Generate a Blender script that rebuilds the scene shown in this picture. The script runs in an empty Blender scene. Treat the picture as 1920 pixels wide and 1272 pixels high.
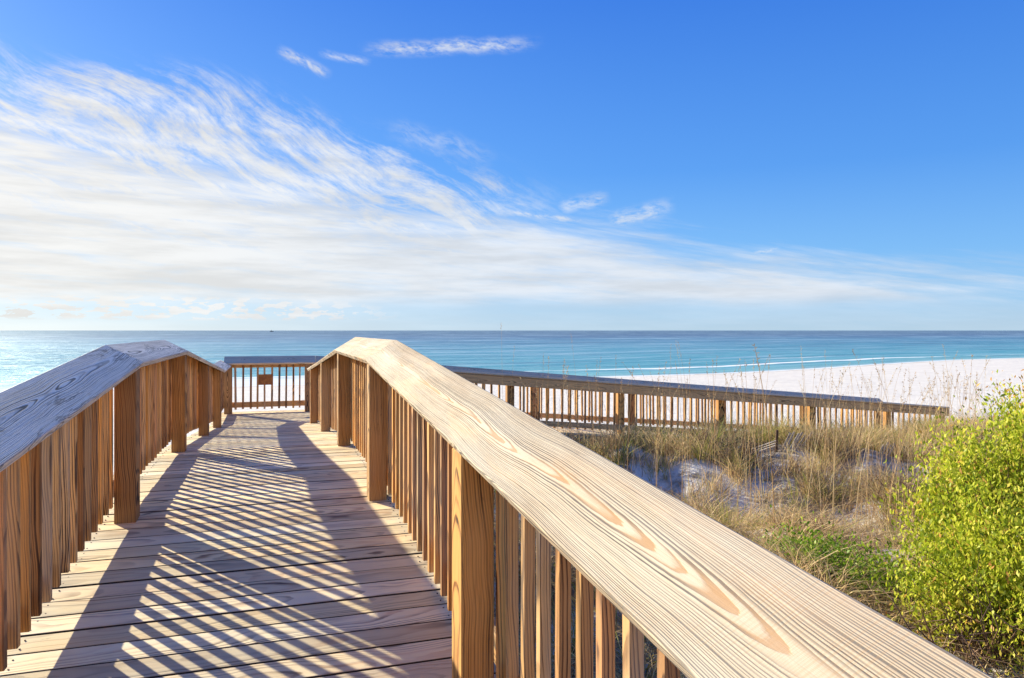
import bpy, math, random
import numpy as np
from math import radians as R, sin, cos, tan, pi, atan2, sqrt

random.seed(7)
rng = np.random.default_rng(7)
C = bpy.context.scene.collection
sc = bpy.context.scene

# ------------------------------------------------------------------ camera
F = 1371.5
TH = 0.3173
HC = 1.078
cam = bpy.data.cameras.new("camera")
cam.lens = F * 36 / 1920
cam.sensor_width = 36
cam.shift_y = -16 / 1920
cam.clip_start = 0.02
cam.clip_end = 200000
camo = bpy.data.objects.new("camera", cam)
camo.location = (0, 0, HC)
camo.rotation_euler = (R(90), 0, -TH)
C.objects.link(camo)
sc.camera = camo

# ------------------------------------------------------------------ view
sc.view_settings.view_transform = 'Standard'
sc.view_settings.look = 'None'
sc.view_settings.gamma = 1
EXPO = 1.0
sc.view_settings.exposure = EXPO
sc.cycles.max_bounces = 6
sc.cycles.diffuse_bounces = 4
sc.cycles.glossy_bounces = 3
sc.cycles.transmission_bounces = 2
sc.cycles.transparent_max_bounces = 6
sc.cycles.use_denoising = True

# ------------------------------------------------------------------ sun
AZ, EL = R(35), R(21.8)          # azimuth measured from +Y towards -X
S = (-sin(AZ) * cos(EL), cos(AZ) * cos(EL), sin(EL))
sun = bpy.data.lights.new("sun", 'SUN')
sun.energy = 5.0
sun.angle = R(0.5)
sun.color = (1.0, 0.91, 0.68)
suno = bpy.data.objects.new("sun", sun)
from mathutils import Vector
suno.rotation_euler = Vector(S).to_track_quat('Z', 'Y').to_euler()
C.objects.link(suno)


# ------------------------------------------------------------------ node helper
class NT:
    def __init__(self, tree):
        self.t = tree
        self.n = tree.nodes
        self.l = tree.links

    def _in(self, sock, v):
        if v is None:
            return
        if hasattr(v, 'is_output'):
            self.l.new(v, sock)
        else:
            sock.default_value = v

    def m(self, op, a=None, b=None, c=None, clamp=False):
        n = self.n.new('ShaderNodeMath')
        n.operation = op
        n.use_clamp = clamp
        self._in(n.inputs[0], a)
        self._in(n.inputs[1], b)
        if c is not None:
            self._in(n.inputs[2], c)
        return n.outputs[0]

    def add(self, a, b): return self.m('ADD', a, b)
    def sub(self, a, b): return self.m('SUBTRACT', a, b)
    def mul(self, a, b): return self.m('MULTIPLY', a, b)
    def div(self, a, b): return self.m('DIVIDE', a, b)

    def sm(self, x, e0, e1, o0=0.0, o1=1.0):
        n = self.n.new('ShaderNodeMapRange')
        n.interpolation_type = 'SMOOTHSTEP'
        self._in(n.inputs['Value'], x)
        self._in(n.inputs['From Min'], e0)
        self._in(n.inputs['From Max'], e1)
        self._in(n.inputs['To Min'], o0)
        self._in(n.inputs['To Max'], o1)
        return n.outputs[0]

    def xyz(self, x=0.0, y=0.0, z=0.0):
        n = self.n.new('ShaderNodeCombineXYZ')
        self._in(n.inputs[0], x); self._in(n.inputs[1], y); self._in(n.inputs[2], z)
        return n.outputs[0]

    def sep(self, v):
        n = self.n.new('ShaderNodeSeparateXYZ')
        self._in(n.inputs[0], v)
        return n.outputs

    def noise(self, vec, scale=1.0, detail=2.0, rough=0.5, dist=0.0, dim='3D', w=None):
        n = self.n.new('ShaderNodeTexNoise')
        n.noise_dimensions = dim
        if vec is not None:
            self._in(n.inputs['Vector'], vec)
        if w is not None:
            self._in(n.inputs['W'], w)
        n.inputs['Scale'].default_value = scale
        n.inputs['Detail'].default_value = detail
        n.inputs['Roughness'].default_value = rough
        n.inputs['Distortion'].default_value = dist
        return n.outputs[0]

    def vor(self, vec, scale=1.0, feature='F1', rnd=1.0):
        n = self.n.new('ShaderNodeTexVoronoi')
        n.feature = feature
        self._in(n.inputs['Vector'], vec)
        n.inputs['Scale'].default_value = scale
        n.inputs['Randomness'].default_value = rnd
        return n.outputs['Distance'], n.outputs.get('Color') if hasattr(n.outputs, 'get') else None

    def mix(self, f, a, b, typ='MIX'):
        n = self.n.new('ShaderNodeMix')
        n.data_type = 'RGBA'
        n.blend_type = typ
        self._in(n.inputs[0], f)
        for s, v in ((n.inputs[6], a), (n.inputs[7], b)):
            if isinstance(v, tuple) and len(v) == 3:
                v = (*v, 1)
            self._in(s, v)
        return n.outputs[2]

    def ramp(self, f, stops, interp='LINEAR'):
        n = self.n.new('ShaderNodeValToRGB')
        n.color_ramp.interpolation = interp
        els = n.color_ramp.elements
        while len(els) < len(stops):
            els.new(0.5)
        for e, (p, c) in zip(els, stops):
            e.position = p
            e.color = (*c, 1) if isinstance(c, tuple) else (c, c, c, 1)
        self._in(n.inputs[0], f)
        return n.outputs[0]

    def attr(self, name, out='Vector'):
        n = self.n.new('ShaderNodeAttribute')
        n.attribute_name = name
        return n.outputs[out]

    def bump(self, h, strength=1.0, dist=0.01, normal=None):
        n = self.n.new('ShaderNodeBump')
        self._in(n.inputs['Height'], h)
        n.inputs['Strength'].default_value = strength
        n.inputs['Distance'].default_value = dist
        if normal is not None:
            self._in(n.inputs['Normal'], normal)
        return n.outputs[0]


def mat(name):
    m = bpy.data.materials.new(name)
    m.use_nodes = True
    nt = m.node_tree
    nt.nodes.clear()
    N = NT(nt)
    out = nt.nodes.new('ShaderNodeOutputMaterial')
    b = nt.nodes.new('ShaderNodeBsdfPrincipled')
    nt.links.new(b.outputs[0], out.inputs[0])
    return m, N, b, out


# ------------------------------------------------------------------ world: Nishita sky with cirrus
world = bpy.data.worlds.new("World")
sc.world = world
world.cycles.sampling_method = 'MANUAL'
world.cycles.sample_map_resolution = 512
world.use_nodes = True
wt = world.node_tree
wt.nodes.clear()
N = NT(wt)
tc = wt.nodes.new('ShaderNodeTexCoord').outputs['Generated']
vn = wt.nodes.new('ShaderNodeVectorMath'); vn.operation = 'NORMALIZE'
wt.links.new(tc, vn.inputs[0])
dx, dy, dz = N.sep(vn.outputs[0])
sky = wt.nodes.new('ShaderNodeTexSky')
sky.sky_type = 'NISHITA'
sky.sun_disc = False
sky.sun_elevation = EL
sky.sun_rotation = -AZ
sky.altitude = 0
sky.air_density = 1.0
sky.dust_density = 0.6
sky.ozone_density = 3.0
K = 180 / pi
phi = N.mul(N.m('ARCTAN2', dx, dy), K)           # degrees from +Y towards +X
el = N.mul(N.m('ARCSINE', dz), K)                # degrees above the horizon
KS = 1.0 / (0.10 * 2 ** EXPO)
def kc(*c): return tuple(x * KS for x in c)
hz = N.ramp(N.div(el, 40.0), [(0.0, kc(.42, .64, .84)), (0.05, kc(.31, .57, .87)), (0.14, kc(.19, .47, .88)), (0.30, kc(.085, .32, .84)), (0.60, kc(.032, .19, .76)), (1.0, kc(.02, .12, .55))])
hz = N.mix(N.mul(N.sm(phi, 30.0, -25.0), 0.45), hz, N.mix(1.0, hz, (2.2, 1.45, 1.12), 'MULTIPLY'))
skyc = N.mix(0.85, N.mix(1.0, sky.outputs[0], (0.7, 0.95, 1.3), 'MULTIPLY'), hz)
# large warp
wv = N.xyz(N.mul(phi, 0.06), N.mul(el, 0.12), 3.1)
w1 = N.sub(N.noise(wv, 1.0, 1.0, 0.5), 0.5)
w2 = N.sub(N.noise(N.xyz(N.mul(phi, 0.11), N.mul(el, 0.16), 9.7), 1.0, 1.0, 0.5), 0.5)
# feather streaks run down to the right: rotate the sky coordinates
a = R(26)
us = N.add(N.mul(phi, cos(a)), N.mul(el, -sin(a)))
vs = N.add(N.mul(phi, sin(a)), N.mul(el, cos(a)))
us2 = N.add(us, N.mul(w1, 6.0)); vs2 = N.add(vs, N.mul(w2, 3.4))
streak = N.noise(N.xyz(N.mul(us2, 0.060), N.mul(vs2, 0.62), 1.3), 1.0, 10.0, 0.66, 0.12)
puff = N.noise(N.xyz(N.mul(us2, 0.34), N.mul(vs2, 1.1), 5.3), 1.0, 9.0, 0.70, 0.15)
fea = N.add(N.mul(streak, 0.52), N.mul(puff, 0.48))
# cirrus zone: upper edge falls from 19 deg at the left to 11 at the middle
phs = N.add(phi, N.mul(w1, 6.0))
def fcurve(x, x0, x1, pts, k=25.0):
    return N.mul(N.ramp(N.div(N.sub(x, x0), x1 - x0), [((p - x0) / (x1 - x0), e / k) for p, e in pts]), k)
top = fcurve(phi, -60.0, 60.0, [(-60, 17), (-17, 18.9), (-5, 18.8), (2, 18.0), (9, 16.0), (20, 12.6), (27, 11.0), (60, 9.0)])
topz = N.sm(N.sub(N.add(el, N.mul(w2, 3.0)), top), -5.5, 0.6, 1.0, 0.0)
rightz = N.sm(phs, 15.0, 24.0, 1.0, 0.0)
c_hi = N.mul(N.sm(N.add(fea, N.mul(topz, 0.13)), 0.47, 0.72), N.mul(N.sm(topz, 0.0, 0.5), rightz))
bank = fcurve(phi, -60.0, 60.0, [(-60, 12), (-17, 14.6), (0, 12.0), (11, 9.6), (20, 9.0), (28, 7.6), (38, 6.0), (47, 4.2), (60, 2.0)])
bz = N.sub(N.add(el, N.mul(w2, 2.0)), bank)
bz = N.sub(bz, N.mul(N.sub(N.noise(N.xyz(N.mul(N.add(phi, N.mul(el, 1.2)), 0.10), N.mul(N.add(el, N.mul(phi, 0.16)), 0.8), 2.2), 1.0, 7.0, 0.64, 0.3), 0.5), 7.0))
c_bank = N.sm(bz, -3.0, 1.0, 1.0, 0.0)
fine = N.noise(N.xyz(N.mul(phi, 0.16), N.mul(N.add(el, N.mul(phi, 0.06)), 1.5), 7.7), 1.0, 6.0, 0.62, 0.4)
c_bank = N.mul(c_bank, N.sm(fine, 0.25, 0.56, 0.70, 1.0))
# the band over the horizon is clear pale blue with low puffs at the left
lowc = N.noise(N.xyz(N.mul(phi, 0.8), N.mul(el, 2.6), 0.7), 1.0, 6.0, 0.6)
c_low = N.mul(N.sm(lowc, 0.485, 0.535), N.mul(N.mul(N.sm(el, 0.5, 1.0), N.sm(el, 3.2, 2.2)), N.sm(phi, 14.0, 2.0)))
c_bank = N.mul(c_bank, N.sm(N.add(el, N.mul(w2, 1.2)), 1.3, 3.0, 0.30, 1.0))
c_hi = N.mul(c_hi, N.sm(el, 2.5, 6.0))


def line_cloud(p0, e0, p1, e1, wd, s=1.0, seed=0.0):
    L = sqrt((p1 - p0) ** 2 + (e1 - e0) ** 2)
    cx, cy = (p1 - p0) / L, (e1 - e0) / L
    A = N.sub(phi, p0); B = N.sub(el, e0)
    t = N.add(N.mul(A, cx), N.mul(B, cy))
    d = N.add(N.sub(N.mul(B, cx), N.mul(A, cy)), N.mul(N.sub(N.noise(None, 0.22, 3.0, 0.5, dim='1D', w=N.add(t, seed)), 0.5), wd * 1.4))
    ends = N.mul(N.sm(t, 0.0, L * 0.25), N.sm(t, L, L * 0.7))
    tex = N.sm(N.noise(N.xyz(N.add(N.mul(t, 0.8), N.mul(d, 0.8)), N.mul(d, 1.8), seed), 1.0, 8.0, 0.66), 0.32, 0.66)
    return N.mul(N.mul(N.mul(N.m('POWER', N.sm(N.m('ABSOLUTE', d), 0.0, wd * 1.5, 1.0, 0.0), 1.3), ends), tex), s)


extra = [
    line_cloud(0.2, 20.2, 4.5, 18.7, 0.42, 0.85, 3.0),
    line_cloud(3.2, 20.2, 7.5, 19.8, 0.30, 0.6, 5.0),
    line_cloud(6.0, 20.6, 21.0, 21.6, 0.55, 0.9, 8.0),
    line_cloud(-14.0, 8.6, 22.0, 10.3, 0.14, 0.8, 11.0),
    line_cloud(16.5, 9.3, 25.0, 8.4, 0.30, 0.9, 14.0),
    line_cloud(21.5, 9.4, 26.0, 10.4, 0.62, 0.7, 17.0),
    line_cloud(25.2, 8.4, 31.0, 9.4, 0.75, 0.8, 19.0),
    line_cloud(36.2, 5.6, 38.6, 6.0, 0.25, 0.9, 23.0),
    line_cloud(8.0, 15.5, 17.5, 13.2, 0.9, 0.35, 27.0),
]
cl = N.m('MAXIMUM', c_hi, c_bank)
cl = N.m('MAXIMUM', cl, c_low)
for e in extra:
    cl = N.m('MAXIMUM', cl, e)
cl = N.mul(cl, N.sm(dz, -0.002, 0.002))
CLOUD = (7.4, 7.1, 6.9)
sunny = N.sm(phi, 25.0, -17.0)
ccol = N.mix(sunny, kc(.78, .84, .92), kc(.95, .94, .91))
dense = N.sm(N.noise(N.xyz(N.mul(phi, 0.1), N.mul(el, 0.8), 4.4), 1.0, 5.0, 0.6), 0.3, 0.7, 0.84, 1.03)
ccs = wt.nodes.new('ShaderNodeVectorMath'); ccs.operation = 'SCALE'
wt.links.new(ccol, ccs.inputs[0]); wt.links.new(dense, ccs.inputs['Scale'])
col = N.mix(N.m('MULTIPLY', cl, 0.96), skyc, ccs.outputs[0])
bg = wt.nodes.new('ShaderNodeBackground')
wt.links.new(col, bg.inputs[0])
bg.inputs[1].default_value = 0.10
wo = wt.nodes.new('ShaderNodeOutputWorld')
wt.links.new(bg.outputs[0], wo.inputs[0])


# ------------------------------------------------------------------ object helpers
def tag(o, label=None, cat=None, group=None, kind=None):
    if label: o['label'] = label
    if cat: o['category'] = cat
    if group: o['group'] = group
    if kind: o['kind'] = kind
    return o


def empty(name, loc=(0, 0, 0), **k):
    o = bpy.data.objects.new(name, None)
    o.empty_display_size = 0.1
    o.location = loc
    C.objects.link(o)
    return tag(o, **k)


class MB:
    """collects polygons with the wood attributes wc (vector) and rs (float)"""
    def __init__(self):
        self.v, self.f, self.wc, self.rs = [], [], [], []

    def prism(self, secs, frames, rs=None):
        """secs: list of rings of 3D points (same count), frames: matching ring wood coordinates"""
        if rs is None: rs = random.random()
        n = len(secs[0]); b = len(self.v)
        for s, fr in zip(secs, frames):
            self.v += s; self.wc += fr; self.rs += [rs] * n
        for k in range(len(secs) - 1):
            o = b + k * n
            for i in range(n):
                j = (i + 1) % n
                self.f.append((o + i, o + j, o + n + j, o + n + i))
        self.f.append(tuple(b + i for i in reversed(range(n))))
        o = b + (len(secs) - 1) * n
        self.f.append(tuple(o + i for i in range(n)))

    def build(self, name, material, parent=None):
        me = bpy.data.meshes.new(name)
        me.from_pydata(self.v, [], self.f)
        me.materials.append(material)
        at = me.attributes.new('wc', 'FLOAT_VECTOR', 'POINT')
        at.data.foreach_set('vector', np.array(self.wc, dtype=np.float32).ravel())
        at = me.attributes.new('rs', 'FLOAT', 'POINT')
        at.data.foreach_set('value', np.array(self.rs, dtype=np.float32))
        o = bpy.data.objects.new(name, me)
        C.objects.link(o)
        if parent: o.parent = parent
        import bmesh
        bm = bmesh.new(); bm.from_mesh(me)
        bmesh.ops.recalc_face_normals(bm, faces=bm.faces)
        bm.to_mesh(me); bm.free()
        return o


def chamfer(w0, w1, t0, t1, c):
    """octagonal cross-section, (w, t) pairs"""
    return [(w0 + c, t0), (w1 - c, t0), (w1, t0 + c), (w1, t1 - c), (w1 - c, t1), (w0 + c, t1), (w0, t1 - c), (w0, t0 + c)]


def cap_profile(inner, outer, hi, ho, th, c):
    """tilted board section in (lateral, height); inner edge low, outer edge high; returns points and wood coords"""
    L = sqrt((outer - inner) ** 2 + (ho - hi) ** 2)
    ux, uz = (outer - inner) / L, (ho - hi) / L
    sgn = 1 if outer > inner else -1
    nx, nz = -uz * sgn, ux * sgn     # upward normal
    pts, wcs = [], []
    for w, t in chamfer(0, L, -th, 0, c):
        pts.append((inner + ux * w + nx * t, hi + uz * w + nz * t))
        wcs.append((w - L / 2, t))
    return pts, wcs


# deck profile along the walkway
YA, YB, YC = 4.732, 7.173, 12.80
SL, S2 = 0.0794, 0.0835
ZP = -S2 * (YC - YB)
def dk(y):
    if y < YA: return -SL * (YA - y)
    if y < YB: return 0.0
    return max(-S2 * (y - YB), ZP)
RX = 0.80
SR = 0.0892
def dkr(x):
    return ZP - SR * max(0.0, x - RX)


# ------------------------------------------------------------------ wood materials
def wood(name, light, dark, mid, sp=0.0045, D0=0.05, slope=-0.025, Aw=0.03, decay=None, rn=0.010, crack=0.0, hues=0.0, edge=None, lwt=(0.42, 0.62), tipbrown=0.0, spec=0.25, contrast=1.0, vary=0.25,
         grey=(0.4, 0.38, 0.38), gamt=0.2, knots=0.5, stain=0.0, saw=0.0, bump=1.0, fig=0.25, rough=0.75, blotch=0.3):
    m, N, b, out = mat(name)
    wc = N.attr('wc'); rs = N.attr('rs', 'Fac')
    l, w, t = N.sep(wc)
    so = N.mul(rs, 61.7)
    # knots pull the rings around them
    kv = N.xyz(N.add(N.mul(l, 1.25), so), N.mul(w, 5.5), N.mul(t, 2.0))
    kd, _ = N.vor(kv, 1.0)
    kpull = N.sm(kd, 0.42, 0.03)
    kn = N.m('GREATER_THAN', N.noise(N.xyz(N.mul(l, 0.6), so, 0.3), 1.0, 0.0), 1.0 - knots)
    kpull = N.mul(kpull, kn)
    off = N.mul(N.sub(N.m('FRACT', N.mul(rs, 7.31)), 0.5), 0.10 * (0.4 + fig))
    wob = N.mul(N.sub(N.noise(None, 1.1, 2.0, 0.5, dim='1D', w=N.add(l, so)), 0.5), 0.035)
    yy = N.add(N.add(w, off), wob)
    dwob = N.mul(N.sub(N.noise(None, 1.7, 2.0, 0.5, dim='1D', w=N.add(N.add(l, so), 31.0)), 0.5), Aw)
    Dl = N.add(D0, N.mul(l, slope))
    if decay:
        Dl = N.add(D0, N.mul(N.m('EXPONENT', N.mul(l, -1.0 / decay[1])), decay[0]))
    D = N.add(N.add(Dl, dwob), t)
    r = N.m('SQRT', N.add(N.mul(yy, yy), N.mul(D, D)))
    r = N.add(r, N.mul(N.noise(N.xyz(N.add(N.mul(l, 2.2), so), N.mul(w, 9.0), N.mul(t, 9.0)), 1.0, 3.0, 0.55), rn))
    r = N.add(r, N.mul(N.noise(N.xyz(N.add(N.mul(l, 22.0), so), N.mul(w, 160.0), N.mul(t, 160.0)), 1.0, 2.0, 0.5), 0.0009))
    r = N.add(r, N.mul(kpull, 0.014))
    q = N.div(r, sp)
    q = N.add(q, N.mul(N.noise(None, 0.45, 2.0, 0.6, dim='1D', w=N.add(q, so)), 1.3))
    f = N.m('FRACT', q)
    ring = N.ramp(f, [(0.0, 0.10), (0.06, 0.0), (0.42, 0.05), (0.62, 0.45), (0.76, 1.0), (0.94, 0.95), (1.0, 0.10)])
    patch = N.sm(N.noise(N.xyz(N.add(N.mul(l, 1.3), so), N.mul(w, 12.0), 2.0), 1.0, 3.0, 0.6), 0.30, 0.66, 0.35, 1.0)
    rv = N.noise(None, 1.0, 0.0, 0.5, dim='1D', w=N.add(N.mul(N.m('FLOOR', q), 5.37), so))
    ring = N.m('MULTIPLY', ring, N.mul(N.mul(patch, N.sm(rv, 0.30, 0.62, 0.45, 1.15)), contrast), clamp=True)
    fib = N.noise(N.xyz(N.add(N.mul(l, 9.0), so), N.mul(w, 420.0), N.mul(t, 420.0)), 1.0, 4.0, 0.7)
    fib2 = N.noise(N.xyz(N.add(N.mul(l, 2.0), so), N.mul(w, 60.0), N.mul(t, 60.0)), 1.0, 4.0, 0.65)
    bl = N.noise(N.xyz(N.add(N.mul(l, 1.2), so), N.mul(w, 5.0), N.mul(t, 5.0)), 1.0, 4.0, 0.6)
    # some latewood is brown, some grey
    tipf = N.mul(N.sm(N.div(N.m('ABSOLUTE', yy), N.m('MAXIMUM', r, 0.001)), 0.42, 0.12), tipbrown)
    lw = N.mix(N.sm(N.noise(N.xyz(N.add(N.mul(l, 1.6), so), N.mul(w, 7.0), 8.0), 1.0, 3.0, 0.6), lwt[0], lwt[1]), dark, mid)
    lw = N.mix(tipf, lw, mid)
    base = N.mix(N.sm(bl, 0.3, 0.7, 0.0, blotch), light, mid)
    base = N.mix(N.mul(N.sm(fib, 0.35, 0.75), 0.35), base, mid)
    colr = N.mix(ring, base, lw)
    colr = N.mix(N.mul(N.sm(fib2, 0.52, 0.78), 0.45), colr, dark)
    # weather grey
    g = N.mul(N.sm(N.noise(N.xyz(N.add(N.mul(l, 0.9), so), N.mul(w, 6.0), N.mul(t, 6.0)), 1.0, 5.0, 0.65), 0.38, 0.66), gamt * 2)
    colr = N.mix(N.m('MINIMUM', g, 1.0), colr, grey)
    if stain:
        s_ = N.noise(N.xyz(N.add(N.mul(l, 2.6), so), N.mul(w, 16.0), N.mul(t, 16.0)), 1.0, 6.0, 0.75, 0.8)
        colr = N.mix(N.mul(N.sm(s_, 0.60, 0.74), stain), colr, (0.05, 0.04, 0.035))
    if saw:
        sw = N.noise(None, 210.0, 1.0, 0.5, dim='1D', w=N.add(N.add(l, N.mul(w, 0.12)), so))
        sa = N.mul(N.sm(sw, 0.35, 0.7), N.sm(N.noise(N.xyz(N.mul(l, 2.0), N.mul(w, 8.0), so), 1.0, 2.0), 0.4, 0.65))
        colr = N.mix(N.mul(sa, saw), colr, mid)
    if crack:
        ck = N.noise(N.xyz(N.add(N.mul(l, 1.1), so), N.mul(w, 11.0), N.mul(t, 3.0)), 1.0, 4.0, 0.6, 0.5)
        cm_ = N.sm(N.noise(N.xyz(N.add(N.mul(l, 0.9), so), N.mul(w, 3.0), 9.0), 1.0, 1.0), 0.45, 0.6)
        colr = N.mix(N.mul(N.mul(N.sm(N.m('ABSOLUTE', N.sub(ck, 0.5)), 0.022, 0.006), cm_), crack), colr, (0.035, 0.04, 0.045))
    core = N.mul(N.sm(kd, 0.10, 0.045), kn)
    colr = N.mix(N.mul(core, 0.85), colr, (dark[0] * 0.45, dark[1] * 0.4, dark[2] * 0.4))
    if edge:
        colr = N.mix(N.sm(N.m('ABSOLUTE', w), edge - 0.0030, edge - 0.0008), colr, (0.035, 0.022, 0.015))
    if hues:
        hh_ = N.m('FRACT', N.mul(rs, 47.1))
        hue = N.ramp(hh_, [(0.0, (1.0, 1.0, 1.0)), (0.30, (1.25, 1.10, 0.80)), (0.48, (0.62, 0.52, 0.45)), (0.66, (1.0, 1.15, 1.5)), (0.82, (0.85, 0.78, 0.85)), (1.0, (1.35, 1.30, 1.2))], 'CONSTANT')
        colr = N.mix(hues, colr, N.mix(1.0, colr, hue, 'MULTIPLY'))
    # per-board tone
    tone = N.add(1.0 - vary / 2, N.mul(N.m('FRACT', N.mul(rs, 13.7)), vary))
    vs_ = N.n.new('ShaderNodeVectorMath'); vs_.operation = 'SCALE'
    N.l.new(colr, vs_.inputs[0]); N.l.new(tone, vs_.inputs['Scale'])
    warm = N.m('FRACT', N.mul(rs, 29.3))
    colr = N.mix(N.mul(warm, vary * 0.8), vs_.outputs[0], N.mix(1.0, vs_.outputs[0], (1.05, 0.86, 0.66), 'MULTIPLY'))
    N.l.new(colr, b.inputs['Base Color'])
    b.inputs['Roughness'].default_value = rough
    b.inputs['Specular IOR Level'].default_value = spec
    h = N.add(N.mul(ring, -0.6), N.add(N.mul(fib, 0.5), N.mul(fib2, 0.5)))
    h = N.sub(h, N.mul(core, 0.6))
    N.l.new(N.bump(h, 0.55 * bump, 0.0022), b.inputs['Normal'])
    return m


M_CAP = wood('bleached_cap_wood', (0.68, 0.605, 0.455), (0.10, 0.08, 0.065), (0.46, 0.26, 0.115), sp=0.0034, D0=0.012, decay=(0.072, 1.9),
             Aw=0.009, rn=0.0040, contrast=2.0, stain=0.25, lwt=(0.52, 0.68), tipbrown=1.0, vary=0.06, grey=(0.60, 0.56, 0.49), gamt=0.16, knots=0.30, saw=0.25, fig=-0.35,
             blotch=0.45)
M_CAPL = wood('weathered_cap_wood', (0.90, 0.84, 0.75), (0.07, 0.065, 0.06), (0.46, 0.40, 0.36), sp=0.0050, D0=0.02, slope=-0.014,
              Aw=0.014, rn=0.0035, contrast=1.5, vary=0.10, grey=(0.78, 0.76, 0.75), gamt=0.10, knots=0.55, stain=0.45, crack=0.6, fig=0.2,
              spec=0.3, rough=0.65, lwt=(0.6, 0.75))
M_CAPR = wood('brown_grey_cap_wood', (0.88, 0.70, 0.50), (0.22, 0.15, 0.10), (0.60, 0.42, 0.26), vary=0.15, gamt=0.2, grey=(0.70, 0.60, 0.48))
M_RR = wood('tan_brown_rail_wood', (0.86, 0.56, 0.27), (0.14, 0.07, 0.03), (0.55, 0.30, 0.12), vary=0.15, gamt=0.1, grey=(0.6, 0.42, 0.26))
M_POST = wood('brown_post_wood', (0.60, 0.345, 0.125), (0.040, 0.016, 0.006), (0.30, 0.125, 0.035), sp=0.0095, D0=0.07, slope=0.045,
              Aw=0.06, contrast=1.2, vary=0.30, grey=(0.46, 0.34, 0.22), gamt=0.14, knots=0.75, fig=0.5, stain=0.85, hues=0.6, lwt=(0.5, 0.7))
M_BAL = wood('brown_baluster_wood', (0.74, 0.43, 0.16), (0.055, 0.022, 0.010), (0.38, 0.18, 0.055), sp=0.0095, D0=0.06, slope=0.03,
             Aw=0.03, contrast=1.1, vary=0.45, grey=(0.48, 0.36, 0.25), gamt=0.20, knots=0.5, fig=0.5, stain=0.75, hues=0.9, lwt=(0.5, 0.7))
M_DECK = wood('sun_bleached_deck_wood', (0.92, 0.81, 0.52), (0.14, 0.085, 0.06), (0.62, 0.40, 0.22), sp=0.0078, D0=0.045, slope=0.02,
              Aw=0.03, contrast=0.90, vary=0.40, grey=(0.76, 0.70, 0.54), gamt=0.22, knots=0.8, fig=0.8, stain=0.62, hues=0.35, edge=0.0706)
M_JOIST = wood('under_deck_wood', (0.33, 0.22, 0.13), (0.10, 0.06, 0.04), (0.2, 0.12, 0.07), vary=0.2)


# ------------------------------------------------------------------ railing builder
class Run:
    """a straight line of railing. pos(s, lat) -> (x, y); z follows deck(s)."""
    def __init__(self, pos, deck):
        self.pos, self.deck = pos, deck

    def strip(self, name, parent, material, prof, wcs, s0, s1, rs=None, cuts=(), flip=1, lo=0.0):
        mb = MB()
        ss = [s0] + [c for c in cuts if s0 < c < s1] + [s1]
        secs, frs = [], []
        for s in ss:
            z = self.deck(s)
            secs.append([(*self.pos(s, a), z + h) for a, h in prof])
            frs.append([(s * flip + lo, w, t) for w, t in wcs])
        mb.prism(secs, frs, rs)
        return mb.build(name, material, parent)

    def upright(self, name, parent, material, s, ws, a0, a1, z0, ztop, c=0.003, rs=None, lean=(0, 0)):
        """vertical member from s to s+ws, laterally a0..a1; ztop is a function of the lateral position"""
        mb = MB()
        z = self.deck(s + ws / 2)
        secs, frs = [], []
        pr = chamfer(0, ws, min(a0, a1), max(a0, a1), c)
        am = (a0 + a1) / 2
        for k in (0, 1):
            ring, fr = [], []
            for u, a in pr:
                h = (z0 if k == 0 else ztop(a))
                x, y = self.pos(s + u + lean[0] * k, a + lean[1] * k)
                ring.append((x, y, z + h)); fr.append((h + 2 * s, u - ws / 2, a - am))
            secs.append(ring); frs.append(fr)
        mb.prism(secs, frs, rs)
        return mb.build(name, material, parent)


HI, HO = 0.893, 1.018


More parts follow.
